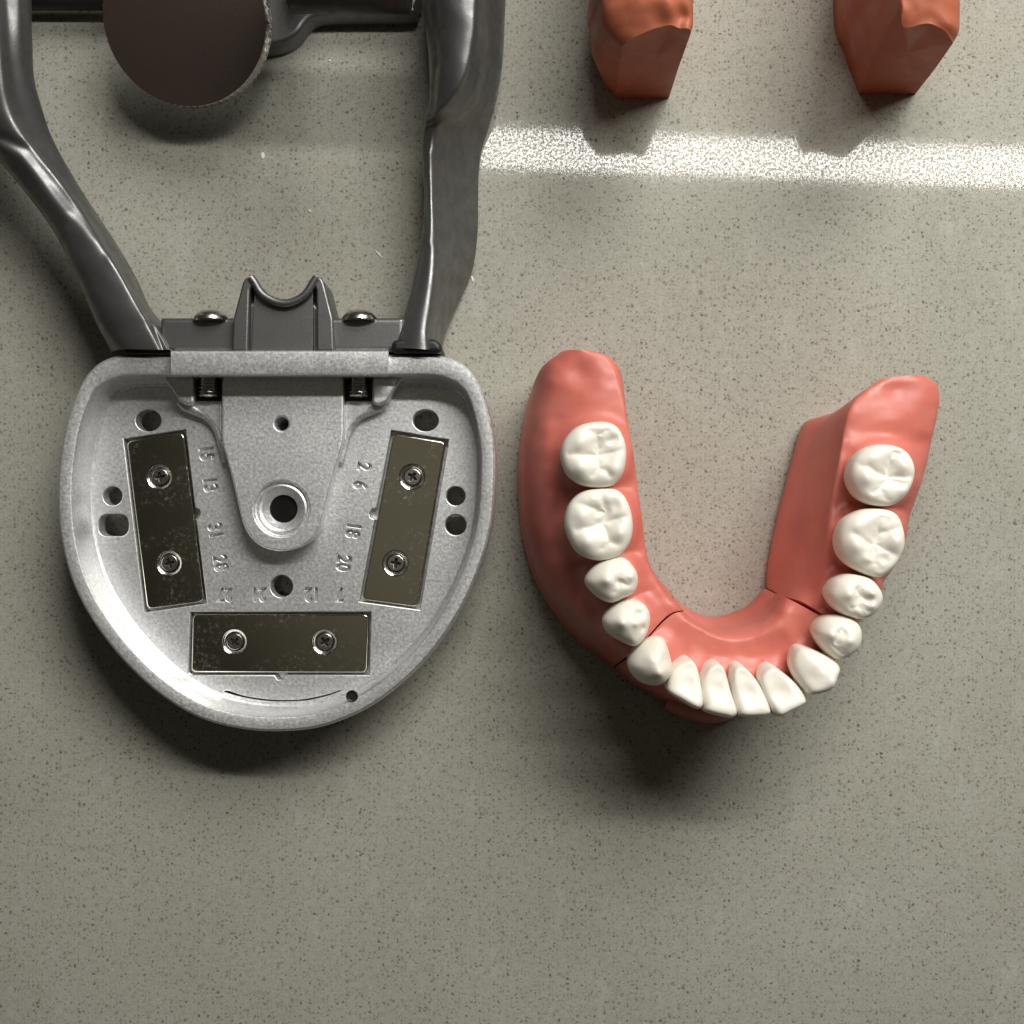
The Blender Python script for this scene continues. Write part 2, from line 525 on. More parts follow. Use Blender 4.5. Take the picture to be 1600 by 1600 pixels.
T('incisor', [(1117,1037),(1126,1044),(1138,1078),(1147,1106),(1141,1116),(1128,1116),(1098,1108),(1094,1096),(1096,1067),(1105,1045)], (1120,1086),
  H=32, e=4, basin=0, tilt=(0,0.32), bumps=[(1118,1076,-2,16)], lean=(0,-12))
T('incisor', [(1155,1040),(1166,1047),(1181,1070),(1198,1103),(1193,1113),(1172,1116),(1152,1115),(1145,1106),(1141,1076),(1146,1048)], (1168,1088),
  H=32, e=4, basin=0, tilt=(0,0.32), bumps=[(1166,1080,-4,15)], lean=(0,-12))
T('incisor', [(1203,1042),(1217,1048),(1236,1067),(1253,1088),(1249,1097),(1230,1107),(1212,1115),(1202,1109),(1189,1080),(1190,1056)], (1216,1086),
  H=32, e=4, basin=0, tilt=(0.06,0.30), bumps=[(1214,1078,-5,17)], lean=(0,-12))
T('canine', [(1245,1011),(1264,1012),(1290,1024),(1307,1038),(1304,1054),(1293,1075),(1261,1084),(1249,1074),(1236,1052),(1234,1030)], (1276,1050),
  H=38, e=3.0, basin=0, tilt=(0.12,0.20), bumps=[(1262,1056,-5,14),(1280,1034,-4,9),(1290,1058,2,9)], lean=(0,-8))
T('premolar', [(1304,960),(1328,965),(1342,980),(1341,1006),(1327,1022),(1308,1030),(1292,1024),(1276,1002),(1270,983),(1283,965)], (1308,992),
  H=38, e=2.5, basin=3, gd=8, gw=4, grooves=[[(1304,982),(1308,975),(1322,974),(1336,979)],[(1290,1003),(1298,1011),(1308,1018)],[(1300,985),(1296,1000)]],
  bumps=[(1315,996,6,10),(1288,988,4,8),(1308,986,-3,6)])
T('premolar', [(1330,896),(1356,903),(1371,919),(1375,936),(1365,955),(1345,967),(1321,963),(1301,950),(1290,929),(1298,908),(1313,898)], (1334,930),
  H=37, e=2.9, basin=6, gd=7, gw=3.6, grooves=[[(1338,907),(1348,912),(1362,914)],[(1336,908),(1330,918),(1334,928),(1328,942)],[(1334,930),(1348,936)],[(1320,948),(1330,944),(1344,952)],[(1338,950),(1340,958)]],
  bumps=[(1315,926,7,10),(1350,924,6,8),(1352,944,4,7)])
T('molar', [(1351,793),(1385,795),(1402,808),(1410,836),(1408,860),(1394,886),(1370,904),(1333,892),(1310,872),(1303,843),(1311,815),(1329,800)], (1357,848),
  H=32, e=3.4, basin=9, gd=8, grooves=[[(1326,834),(1340,842),(1352,850),(1362,851),(1380,862),(1402,872)],[(1401,822),(1380,830),(1364,834)],[(1366,808),(1362,820),(1364,834),(1358,849)],[(1356,853),(1354,866),(1358,878),(1366,888)],[(1358,878),(1346,884)]],
  bumps=[(1328,852,8,15),(1330,818,6,14),(1388,845,7,13),(1380,812,-3,9),(1345,872,3,8),(1372,872,-4,8),(1385,885,3,8)])
T('molar', [(1375,693),(1402,698),(1419,713),(1426,737),(1419,764),(1404,784),(1382,793),(1352,789),(1331,773),(1321,745),(1328,717),(1347,699)], (1374,744),
  H=31, e=3.4, basin=9, gd=8, grooves=[[(1332,726),(1348,732),(1362,740),(1380,746),(1400,747),(1424,745)],[(1391,707),(1383,716),(1382,726),(1379,745)],[(1391,708),(1402,712)],[(1379,749),(1366,763),(1372,776),(1379,782)],[(1382,752),(1402,757)],[(1366,763),(1354,770)]],
  bumps=[(1344,748,7,12),(1355,716,4,11),(1400,730,4,10),(1400,768,4,10),(1392,709,-5,6),(1350,775,2,8)])

def seg_dist(p, poly):
    best = 1e9
    for a, b in zip(poly[:-1], poly[1:]):
        ax, ay = a; bx, by = b
        dx, dy = bx - ax, by - ay
        L2 = dx * dx + dy * dy
        t = max(0, min(1, ((p[0] - ax) * dx + (p[1] - ay) * dy) / L2)) if L2 else 0
        d = math.hypot(p[0] - ax - t * dx, p[1] - ay - t * dy)
        best = min(best, d)
    return best

def tooth_mesh(t):
    NA, NR = 88, 44
    per = spline([Vector(p) for p in t['o']], 10, closed=True)
    # resample by angle index
    n0 = len(per)
    per = [per[int(i * n0 / NA) % n0].lerp(per[(int(i * n0 / NA) + 1) % n0], (i * n0 / NA) % 1) for i in range(NA)]
    c = Vector(t['c']); ze = t['ze']
    ph = random.uniform(0, 100)
    vs = []; fs = []
    def topz(q, rho):
        H = t['H'] * max(0.0, (1 - rho ** t['e'])) ** (1 / t['e']) if rho < 1 else 0
        fade = max(0.0, 1 - rho ** 5)
        z = H
        f = 0.0
        if t['basin']: f -= t['basin'] * math.exp(-(rho / 0.55) ** 2)
        for bx, by, a, r in t['b']:
            d2 = ((q[0] - bx) ** 2 + (q[1] - by) ** 2) / (r * r)
            if d2 < 9: f += a * math.exp(-d2)
        gr = 0.0
        for g_ in t['g']:
            d = seg_dist((q[0] + 2.2 * noise.noise(Vector((q[0] * .11, q[1] * .11, ph))), q[1] + 2.2 * noise.noise(Vector((q[0] * .11, q[1] * .11, ph + 9)))), g_)
            if d < 16: gr = max(gr, 0.78 * t['gd'] * (0.22 * math.exp(-math.sqrt(d * d + 1.0) / 2.2) + 0.36 * math.exp(-(d / (t['gw'] * 1.7)) ** 2)))
        f -= gr
        f += t['t'][0] * (q[0] - c[0]) + t['t'][1] * (q[1] - c[1])
        return z + f * fade
    vs.append(W(c[0], c[1], ze) + Vector((0, 0, topz(c, 0))))
    rows = []
    for k in range(1, NR + 1):
        s = k / NR
        rho = 1 - (1 - s) ** 1.7 * 1.0 if False else math.sin(s * math.pi / 2) ** 1.0
        rho = 0.45 * s + 0.55 * math.sin(s * math.pi / 2)
        row = []
        for i in range(NA):
            q = c + (per[i] - c) * rho
            z = topz(q, min(rho, 1))
            w = W(q.x, q.y, ze); w.z = ze + z
            # the tilt of the crown towards lips
            kz = (w.z - ze) / 40.0
            nn = noise.noise(Vector((q.x * 0.05, q.y * 0.05, ph))) * 0.9
            w.z += nn * (1 - rho ** 3)
            row.append(len(vs)); vs.append(w)
        rows.append(row)
    cw = W(c[0], c[1], ze)
    for s, dz in ((0.985, -9), (0.95, -20), (0.90, -34), (t['neck'], -50), (t['neck'] - .04, -75)):
        row = []
        for i in range(NA):
            w = W(per[i].x, per[i].y, ze)
            w = cw + (w - cw) * s
            w.z = ze + dz
            w.x += -t['lean'][0] * dz / -75; w.y += -t['lean'][1] * dz / -75 * 1.0
            row.append(len(vs)); vs.append(w)
        rows.append(row)
    for i in range(NA): fs.append([0, rows[0][i], rows[0][(i + 1) % NA]])
    for r0, r1 in zip(rows[:-1], rows[1:]):
        for i in range(NA): fs.append([r0[i], r1[i], r1[(i + 1) % NA], r0[(i + 1) % NA]])
    fs.append(rows[-1][::-1])
    return vs, fs

def poly_ridge(px, py, poly, amp, w):
    d = seg_dist((px, py), poly)
    return amp * math.exp(-(d / w) ** 2) if d < 3 * w else 0.0

def gum_fn(v):
    px, py = P(v)
    k = max(0.0, min(1.0, (v.z - 70) / 60))
    dz = 0.0
    if k > 0:
        for bx, by, a, r in gum_dents:
            d2 = ((px - bx) ** 2 + (py - by) ** 2) / (r * r)
            if d2 < 9: dz += a * math.exp(-d2)
        # raised cuff round each tooth
        cuff = 0.0
        for t in teeth:
            cx, cy = t['gc']
            R = t['gr']
            dd = math.hypot(px - cx, py - cy)
            if dd < R + 40: cuff = max(cuff, 17 * math.exp(-((dd - R * 0.9) / 13) ** 2) if dd > R * 0.9 else 17)
        dz += cuff
        dz += k * poly_ridge(px, py, [(1078, 1018), (1100, 1030), (1130, 1036), (1162, 1038), (1200, 1036), (1230, 1022)], 5, 5)
        dz += k * poly_ridge(px, py, [(1312, 690), (1307, 740), (1300, 790), (1290, 850), (1284, 900), (1276, 945)], 5, 7)
        dz += 0.6 * noise.noise(Vector((px * 0.02, py * 0.02, 1.3))) + 1.0 * noise.noise(Vector((px * 0.06, py * 0.06, 4.3)))
    return Vector((v.x, v.y, v.z + dz * k))

for t in teeth:
    xs = [p[0] for p in t['o']]; ys = [p[1] for p in t['o']]
    t['gc'] = (sum(xs) / len(xs), sum(ys) / len(ys))
    t['gr'] = (max(xs) - min(xs) + max(ys) - min(ys)) / 4

def ringW(pts): return [W(*p) for p in pts]
# ring order: outer bottom, outer mid, outer shoulder, crest outer, crest inner, inner shoulder, inner mid, inner bottom
left_rings = [
 [(880,578,0),(870,566,70),(873,553,140),(888,547,170),(918,547,172),(941,553,155),(944,562,80),(932,577,0)],
 [(856,592,0),(846,585,60),(848,573,130),(876,563,165),(932,556,176),(958,562,160),(957,572,80),(944,586,0)],
 [(838,628,0),(829,616,60),(838,604,120),(868,594,165),(945,583,180),(971,587,162),(964,596,80),(951,612,0)],
 [(826,690,0),(818,677,60),(829,662,120),(868,650,165),(962,640,184),(978,640,168),(970,650,80),(957,664,0)],
 [(823,762,0),(815,750,60),(828,740,125),(872,735,172),(978,725,185),(989,722,165),(978,728,80),(966,730,0)],
 [(832,846,0),(823,836,60),(838,828,125),(882,820,172),(990,805,185),(999,802,165),(990,802,80),(976,800,0)],
 [(858,921,0),(847,913,60),(862,905,125),(912,900,172),(1000,880,185),(1013,875,165),(1004,870,80),(992,862,0)],
 [(905,986,0),(896,983,60),(908,974,125),(942,960,172),(1020,925,186),(1038,920,166),(1027,912,80),(1014,903,0)],
 [(948,1022,0),(943,1022,60),(952,1016,125),(972,1004,172),(1040,952,188),(1060,944,168),(1047,934,80),(1034,925,0)],
 [(966,1036,0),(962,1038,60),(970,1032,125),(984,1018,172),(1043,962,188),(1066,953,168),(1053,943,80),(1040,933,0)],
]
front_rings = [
 [(968,1038,0),(964,1040,60),(972,1034,120),(986,1020,172),(1045,964,190),(1068,955,172),(1055,945,80),(1042,935,0)],
 [(992,1056,0),(988,1063,60),(994,1058,120),(1004,1040,172),(1060,978,191),(1080,968,174),(1066,957,80),(1053,946,0)],
 [(1022,1074,0),(1022,1082,60),(1030,1078,115),(1042,1062,170),(1088,995,191),(1104,983,176),(1090,972,80),(1074,960,0)],
 [(1046,1086,0),(1046,1094,55),(1058,1090,110),(1072,1076,170),(1108,1008,191),(1124,990,177),(1112,980,80),(1096,968,0)],
 [(1085,1094,0),(1088,1104,55),(1096,1100,105),(1106,1084,170),(1133,1016,191),(1142,992,178),(1130,980,80),(1114,970,0)],
 [(1132,1088,0),(1142,1098,55),(1148,1092,105),(1152,1084,170),(1160,1020,191),(1164,990,180),(1152,976,80),(1136,966,0)],
 [(1180,1080,0),(1190,1088,60),(1198,1084,115),(1202,1074,170),(1194,1012,191),(1188,982,182),(1176,966,80),(1162,956,0)],
 [(1224,1052,0),(1236,1058,60),(1244,1056,115),(1248,1048,170),(1228,994,191),(1210,966,184),(1194,950,80),(1180,942,0)],
 [(1262,1024,0),(1274,1030,60),(1284,1026,120),(1284,1014,172),(1256,974,190),(1222,948,186),(1204,936,80),(1191,930,0)],
 [(1288,1000,0),(1302,1004,60),(1312,1000,120),(1308,988,172),(1281,963,188),(1229,934,186),(1211,927,80),(1199,925,0)],
]
right_rings = [
 [(1290,996,0),(1304,1000,60),(1314,996,120),(1310,984,172),(1284,960,186),(1252,940,172),(1221,931,90),(1201,922,0)],
 [(1312,968,0),(1330,972,60),(1340,968,125),(1336,956,172),(1291,930,187),(1262,915,160),(1226,908,80),(1202,904,0)],
 [(1352,892,0),(1376,896,60),(1390,892,130),(1374,886,172),(1300,874,188),(1275,868,160),(1236,862,80),(1209,862,0)],
 [(1374,812,0),(1401,816,60),(1418,816,130),(1402,812,174),(1306,800,188),(1288,798,160),(1248,796,80),(1223,800,0)],
 [(1392,745,0),(1424,742,60),(1443,740,130),(1428,734,176),(1318,728,188),(1304,726,160),(1264,728,80),(1239,738,0)],
 [(1400,690,0),(1436,682,60),(1458,676,138),(1442,668,178),(1330,668,188),(1316,670,162),(1277,684,80),(1250,694,0)],
 [(1400,672,0),(1438,650,60),(1466,634,146),(1450,622,180),(1340,634,188),(1324,640,164),(1288,660,80),(1258,668,0)],
 [(1398,660,0),(1436,630,60),(1463,606,150),(1446,596,178),(1366,606,185),(1340,618,164),(1302,645,80),(1266,659,0)],
 [(1385,656,0),(1420,622,60),(1443,590,154),(1430,586,176),(1390,590,180),(1368,598,164),(1320,638,80),(1284,656,0)],
]
for rings, lab in ((left_rings, None), (front_rings, None), (right_rings, None)):
    build('gum_base', loft([ringW(r) for r in rings], nl=20, nr=9, fn=gum_fn), M_gum, jaw, sharp=60)
for t in teeth:
    build(t['kind'], tooth_mesh(t), M_tooth, jaw, sharp=0)
# thin lip of the base standing out below the front teeth
lip = [[W(x, y, z) for x, y, z in r] for r in (
 [(1044,1086,10),(1038,1104,12),(1040,1104,62),(1046,1086,70)],
 [(1062,1090,8),(1060,1116,10),(1062,1115,60),(1064,1090,72)],
 [(1095,1098,8),(1096,1126,10),(1098,1125,58),(1097,1098,72)],
 [(1122,1098,8),(1128,1125,10),(1129,1124,56),(1125,1098,72)],
 [(1150,1090,8),(1154,1116,10),(1154,1115,56),(1150,1090,70)])]
build('base_lip', loft(lip, nl=8, nr=4), M_gum, jaw, sharp=50)

# ================================================================= brick orange jaw base at the top edge
brick = empty('dental_arch', W(1200, -200, 0), 'brick orange toothless jaw base whose two open ends enter at the top edge', 'jaw model')
def sec(p, nrm, w=1.0, zt=285):
    # generic arch cross-section around path point p (world xy), nrm = outward direction
    prof = [(-52, 0), (-40, 135), (-22, 244), (6, zt), (44, zt - 5), (66, zt - 40), (64, 135), (46, 0)]
    return [Vector((p[0] + nrm[0] * a * w, p[1] + nrm[1] * a * w, z)) for a, z in prof]
# first (left) leg: order inner bottom ... ; outward = -x
b_front = [W(1045,153,0),W(1060,106,140),W(1079,53,259),W(1062,44,271),W(1038,40,273),W(973,70,239),W(965,116,116),W(962,153,0)]
b_2 = [W(1043,140,0),W(1062,90,140),W(1083,36,261),W(1060,18,278),W(1030,14,281),W(946,40,234),W(928,92,116),W(945,132,0)]
b_3 = [W(1042,100,0),W(1060,50,140),W(1082,2,261),W(1058,-20,288),W(1020,-25,288),W(940,0,239),W(923,50,122),W(935,98,0)]
b_4 = [W(1040,30,0),W(1058,-20,140),W(1076,-70,261),W(1054,-95,290),W(1014,-98,288),W(940,-70,239),W(922,-10,122),W(930,30,0)]
def dup_first(r): return [p.copy() for p in r]
rings = [b_front, [p.lerp(b_2[i], .08) for i, p in enumerate(b_front)], b_2, b_3, b_4]
path = [(230, 1050), (300, 1200), (420, 1290), (500, 1260)]
for (x, y), nr_ in zip(path, ((-.95, .3), (-.8, .6), (-.2, .98), (.45, .9))):
    s = sec((x, y), nr_)
    rings.append([s[0], s[1], s[2], s[3], s[4], s[5], s[6], s[7]])
c_front = [W(1342,147,0),W(1366,86,140),W(1402,16,262),W(1412,43,266),W(1454,37,273),W(1490,66,250),W(1462,106,128),W(1430,147,0)]
c_2 = [W(1338,136,0),W(1360,72,140),W(1400,0,264),W(1418,18,276),W(1458,14,281),W(1499,44,254),W(1472,84,128),W(1434,130,0)]
c_3 = [W(1322,92,0),W(1345,28,140),W(1398,-40,266),W(1418,-34,288),W(1458,-38,288),W(1499,-10,254),W(1474,30,128),W(1436,80,0)]
c_4 = [W(1302,0,0),W(1325,-60,140),W(1388,-120,266),W(1410,-110,290),W(1452,-112,288),W(1490,-90,254),W(1468,-50,128),W(1432,0,0)]
s5 = sec((585, 1120), (.9, .45))
rings += [[s5[0], s5[1], s5[2], s5[3], s5[4], s5[5], s5[6], s5[7]], c_4, c_3, c_2, [p.lerp(c_2[i], .08) for i, p in enumerate(c_front)], c_front]
def brick_fn(v):
    px, py = P(v)
    k = max(0.0, min(1.0, (v.z - 200) / 50))
    dz = k * (6 * noise.noise(Vector((px * .022, py * .022, 3.1))) + 3 * noise.noise(Vector((px * .05, py * .05, 7.0))))
    for bx, by, a, r in ((1040, 12, 8, 16), (1068, 22, -5, 10), (1450, 22, -5, 12), (1480, 40, 5, 12)):
        d2 = ((px - bx) ** 2 + (py - by) ** 2) / (r * r)
        if d2 < 9: dz += k * a * math.exp(-d2)
    return Vector((v.x, v.y, v.z + dz))
build('arch_body', loft(rings, nl=10, nr=8, fn=brick_fn, straight=(0, 1, 5, 6, 7)), M_brick, brick, sharp=38)

# ================================================================= articulator
art = empty('articulator', W(430, 560, 0), 'grey metal dental articulator with a silver cast tray lying along the left side', 'articulator')
ZR, ZF, ZT = 122.0, 58.0, 94.0
rim_px = [(222,552),(200,552.5),(176,556),(150,570),(126,602),(106,656),(95,718),(92,780),(98,845),(115,908),(146,968),(192,1028),(250,1082),(312,1119),(376,1136),(437,1140),
          (500,1133),(565,1108),(620,1070),(672,1018),(715,955),(746,888),(766,818),(772,745),(770,685),(756,622),(734,580),(708,560),(682,553),(662,552),(630,552),(580,552),(500,552),(400,552),(310,552),(256,552)]
rim_px = [(434 + (a - 434) * 1.014, 552 + (b - 552) * 1.009) for a, b in rim_px]
rim = [W(a, b, ZR) for a, b in rim_px]
rim = spline(rim, 6, closed=True)
def offset(loop, d):
    N = len(loop); out = []
    for i in range(N):
        t = (loop[(i + 1) % N] - loop[i - 1]); t.z = 0; t.normalize()
        nrm = Vector((-t.y, t.x, 0))     # inward for this winding (checked below)
        out.append(loop[i] + nrm * d)
    return out
cen = sum(rim, Vector()) / len(rim)
sgn = 1 if (offset(rim, 5)[50] - cen).length < (rim[50] - cen).length else -1
def wid(p):  # rim is wider at the hinge side
    px, py = P(p)
    return 1.0 + 0.35 * max(0, min(1, (600 - py) / 40))
N = len(rim)
prof = [(14, 26), (6, 32), (2, 44), (0.8, 60), (0.5, 108), (1.2, 115), (3.2, 119.5), (6, ZR), (20.5, ZR), (22.3, ZR - 0.8), (23.3, ZR - 3), (24.5, ZF + 26), (26.0, ZF + 8), (28.0, ZF + 2.5), (31, ZF + 0.4), (35, ZF - 4)]
vs = []; fs = []
for off, z in prof:
    lp = []
    o1 = offset(rim, sgn * off)
    for i in range(N):
        extra = (wid(rim[i]) - 1) * off * 0.9 if off > 9 else 0
        q = rim[i] + (o1[i] - rim[i]) * ((off + extra) / off)
        lp.append(Vector((q.x, q.y, z)))
    vs += lp
for k in range(len(prof) - 1):
    for i in range(N):
        fs.append([k * N + i, k * N + (i + 1) % N, (k + 1) * N + (i + 1) % N, (k + 1) * N + i])
tray = MB().add((vs, fs))

def text_loops(txt, px, py, rot, size, z):
    cu = bpy.data.curves.new('t', 'FONT'); cu.body = txt; cu.size = size; cu.offset = 0.018 * size; cu.align_x = 'CENTER'; cu.align_y = 'CENTER'
    cu.resolution_u = 4
    o = bpy.data.objects.new('t', cu); scene.collection.objects.link(o)
    dg = bpy.context.evaluated_depsgraph_get()
    me = bpy.data.meshes.new_from_object(o.evaluated_get(dg))
    bm = bmesh.new(); bm.from_mesh(me)
    bmesh.ops.remove_doubles(bm, verts=bm.verts, dist=1e-4)
    edges = [e for e in bm.edges if len(e.link_faces) == 1]
    nxt = {}
    for e in edges:
        for a, b in ((e.verts[0], e.verts[1]), (e.verts[1], e.verts[0])): nxt.setdefault(a.index, []).append(b.index)
    co = {v.index: v.co.copy() for v in bm.verts}
    seen = set(); loops = []
    for s in list(nxt):
        if s in seen: continue
        lp = [s]; seen.add(s); cur = s
        while True:
            c = [q for q in nxt[cur] if q not in seen]
            if not c: break
            cur = c[0]; seen.add(cur); lp.append(cur)
        if len(lp) > 2: loops.append([co[i] for i in lp])
    bm.free(); bpy.data.objects.remove(o); bpy.data.curves.remove(cu); bpy.data.meshes.remove(me)
    base = W(px, py, z); ca, sa = math.cos(rot), math.sin(rot)
    return [[(base.x + ca * p.x * .82 - sa * p.y, base.y + sa * p.x * .82 + ca * p.y) for p in lp] for lp in loops]

in_loop = offset(rim, sgn * 31)
in_loop = [((p.x), (p.y)) for p in [rim[i] + (in_loop[i] - rim[i]) * wid(rim[i]) for i in range(N)]]
mag_px = [
    [(193,686),(290,671),(323,943),(226,957)],
    [(611,672),(701,687),(656,953),(561,940)],
    [(297,956),(580,956),(577,1055),(294,1055)],
]
holes = [circ(232,657,20,17), circ(665,657,20,17), circ(176,775,15), circ(712,775,15), circ(712,820,16.5), circ(440,916,17.5),
         rounded([(154,803),(201,803),(201,838),(154,838)], 17, 8)]
slot = smooth_loop([(354,1079),(380,1087),(410,1092),(440,1094),(475,1092.5),(508,1086),(530,1079),(530,1080.5),(508,1088.5),(475,1095.5),(440,1098),(410,1097.5),(376,1094),(350,1086)], 4)
notch = [circ(307,801,7,8), circ(583,800,7,8), circ(437,1057,9,6)]
z = ZF
real_holes = [Lp(h, z) for h in holes] + [Lp(slot, z)]
texts = []
for tx, px_, py_, r_ in (('15',322,708,-82),('13',328,757,-82),('31',336,830,-80),('28',344,880,-80),('2',568,729,-99),('6',562,758,-99),('18',551,828,-98),('20',536,880,-98),
                          ('27',351,928,180),('21',404,928,180),('12',488,928,180),('7',531,928,180)):
    texts += text_loops(tx, px_, py_, math.radians(r_), 29, z)
pock_px = [
    [(193,686),(290,671),(304.8,793),(312,796),(313,803),(310,809),(306.8,811),(323,943),(226,957)],
    [(611,672),(701,687),(656,953),(561,940),(585,812),(578,808),(577,801),(581,795),(588.5,793)],
    [(297,956),(580,956),(577,1055),(446,1055),(441,1062),(434,1062),(429,1055),(294,1055)]]
pocket = [Lp(m, z) for m in pock_px]
# the notches merge with the pockets, so they are cut in their own thin sheet position: small loops outside the pocket edge
notch_l = [Lp(smooth_loop([(303,795),(310,797),(313,803),(309,808),(304.5,806)], 3), z), Lp(smooth_loop([(581,793),(576,798),(576,804),(580,807),(582,800)], 3), z), Lp(smooth_loop([(428,1057.5),(446,1057.5),(441,1063),(433,1063)], 3), z)]
real_holes += [Lp(circ(440, 662, 10.5), ZT), Lp(circ(440, 795, 21), ZT)]
tray.add(curve_mesh([in_loop] + real_holes + pocket + texts, ZF - 7.4, ZF, 1.3, 2))
tray.add(curve_mesh([in_loop] + real_holes + pocket, ZF - 20, ZF - 7.5))
tray.add(curve_mesh([in_loop] + real_holes, 30, ZF - 20.2))
# raised tongue with bore
tong = [(346,584),(346,690),(362,745),(372,790),(380,822),(392,842),(410,856),(438,863),(466,857),(486,845),(498,826),(506,795),(518,748),(537,686),(537,584)]
tong = [tuple(p) for p in rounded([tuple(q) for q in tong], 14, 4)]
tray.add(curve_mesh([Lp(tong, ZT), Lp(circ(440,662,10.5), ZT), Lp(circ(440,795,43), ZT)], ZF - 2, ZT, 3.0, 3))
cb = W(440, 795, ZT)
tray.add(lathe([(43, ZT - 1.0), (41.5, ZT - 6), (38, ZT - 8), (36.5, ZT - 5), (34, ZT - 3.6), (30, ZT - 5), (26, ZT - 10), (21, ZT - 15), (20.5, ZT - 50)], 64, Vector((cb.x, cb.y, 0)))[:2])
tray.f = [f for f in tray.f if len(f) < 60]; tray.m = tray.m[:len(tray.f)]
# hinge block: profile in (py,z) extruded along x
def prof_bar(x0, x1, prof, bev=0):
    vs = []; fs = []
    k = len(prof)
    for x in (x0, x1):
        for (py, zz) in prof: vs.append(W(x, py, zz))
    for i in range(k):
        fs.append([i, (i + 1) % k, k + (i + 1) % k, k + i])
    fs.append(list(range(k))[::-1]); fs.append(list(range(k, 2 * k)))
    return vs, fs
tray.add(prof_bar(267, 607, [(548,50),(548,140),(549.5,144),(552,145.5),(582,145.5),(585,144.5),(586.5,142),(588.5,118),(592,50)]))
# small bosses and webs on both sides of the tongue
def mir(pts): return [(884 - a, b) for a, b in pts]
for f in (lambda q: q, mir):
    tray.add(curve_mesh([Lp(rounded(f([(252,588),(303,588),(303,630),(293,634),(280,628),(270,610)]), 9), 92)], ZF - 2, 92, 4, 4))
    tray.add(curve_mesh([Lp(rounded(f([(286,622),(346,624),(346,690),(338,668),(322,650),(300,640)]), 4), 80)], ZF - 3, 76, 2.5, 3))
    pts = f([(284,626),(292,634),(304,640),(324,650),(338,668),(345,692),(352,722)])
    path = spline([W(a, b, 72) for a, b in pts], 6)
    r8 = []
    for i, p in enumerate(path):
        t_ = path[min(i + 1, len(path) - 1)] - path[max(i - 1, 0)]; t_.normalize()
        s_ = Vector((-t_.y, t_.x, 0)); u_ = i / (len(path) - 1)
        r0 = 7.5 * (1 - 0.5 * u_)
        r8.append([p + s_ * r0 * 1.3 * math.cos(a) + Vector((0, 0, -4 * u_ + r0 * math.sin(a))) for a in [2 * math.pi * j / 8 for j in range(8)]])
    tray.add(loft(r8, nl=1, nr=2))
tray_o = build('mounting_tray', tray, [M_cast], art, sharp=24)
# small hole in the rim: uncut, a black disc on top paints its shade
rh = W(550, 1088, ZR)
build('rim_hole_shade', lathe([(0.01, ZR - 0.4), (5.4, ZR - 0.4), (6.2, ZR + 0.3), (8.2, ZR + 0.9), (9.0, ZR - 0.5)], 24, Vector((rh.x, rh.y, 0))), M_black, tray_o)
# bore sleeve (socket under the tongue, its shade painted near-black)
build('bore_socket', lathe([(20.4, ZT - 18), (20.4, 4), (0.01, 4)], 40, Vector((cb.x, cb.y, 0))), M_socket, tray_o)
for x_ in (325, 560):
    c_ = W(x_, 606, 92)
    vsx, fsx = [], []
    rot = Vector((0, -1, 0)).to_track_quat('Z', 'Y').to_matrix()
    prof_s = [(0.01, 16), (5, 16), (5, 13), (13, 15)]
    zz = 13.0
    while zz > -14:
        prof_s += [(15.5, zz), (12.0, zz - 2.6)]; zz -= 5.2
    prof_s.append((0.01, -14))
    build('set_screw', lathe(prof_s, 28, Vector((c_.x, c_.y + 2, 86)), rot=rot), M_steel, tray_o, sharp=25)
    nb = [(303 if x_ == 325 else 537, 600), (347 if x_ == 325 else 582, 626)]
    p0 = W(nb[0][0], nb[1][1], 84); p1 = W(nb[1][0], nb[0][1], 84)
    build('pocket_shade', box(p0.x, p1.x, p0.y, p1.y, ZF - 1, 77.4), M_black, tray_o)  # solid black block painted as the shade of the screw recess

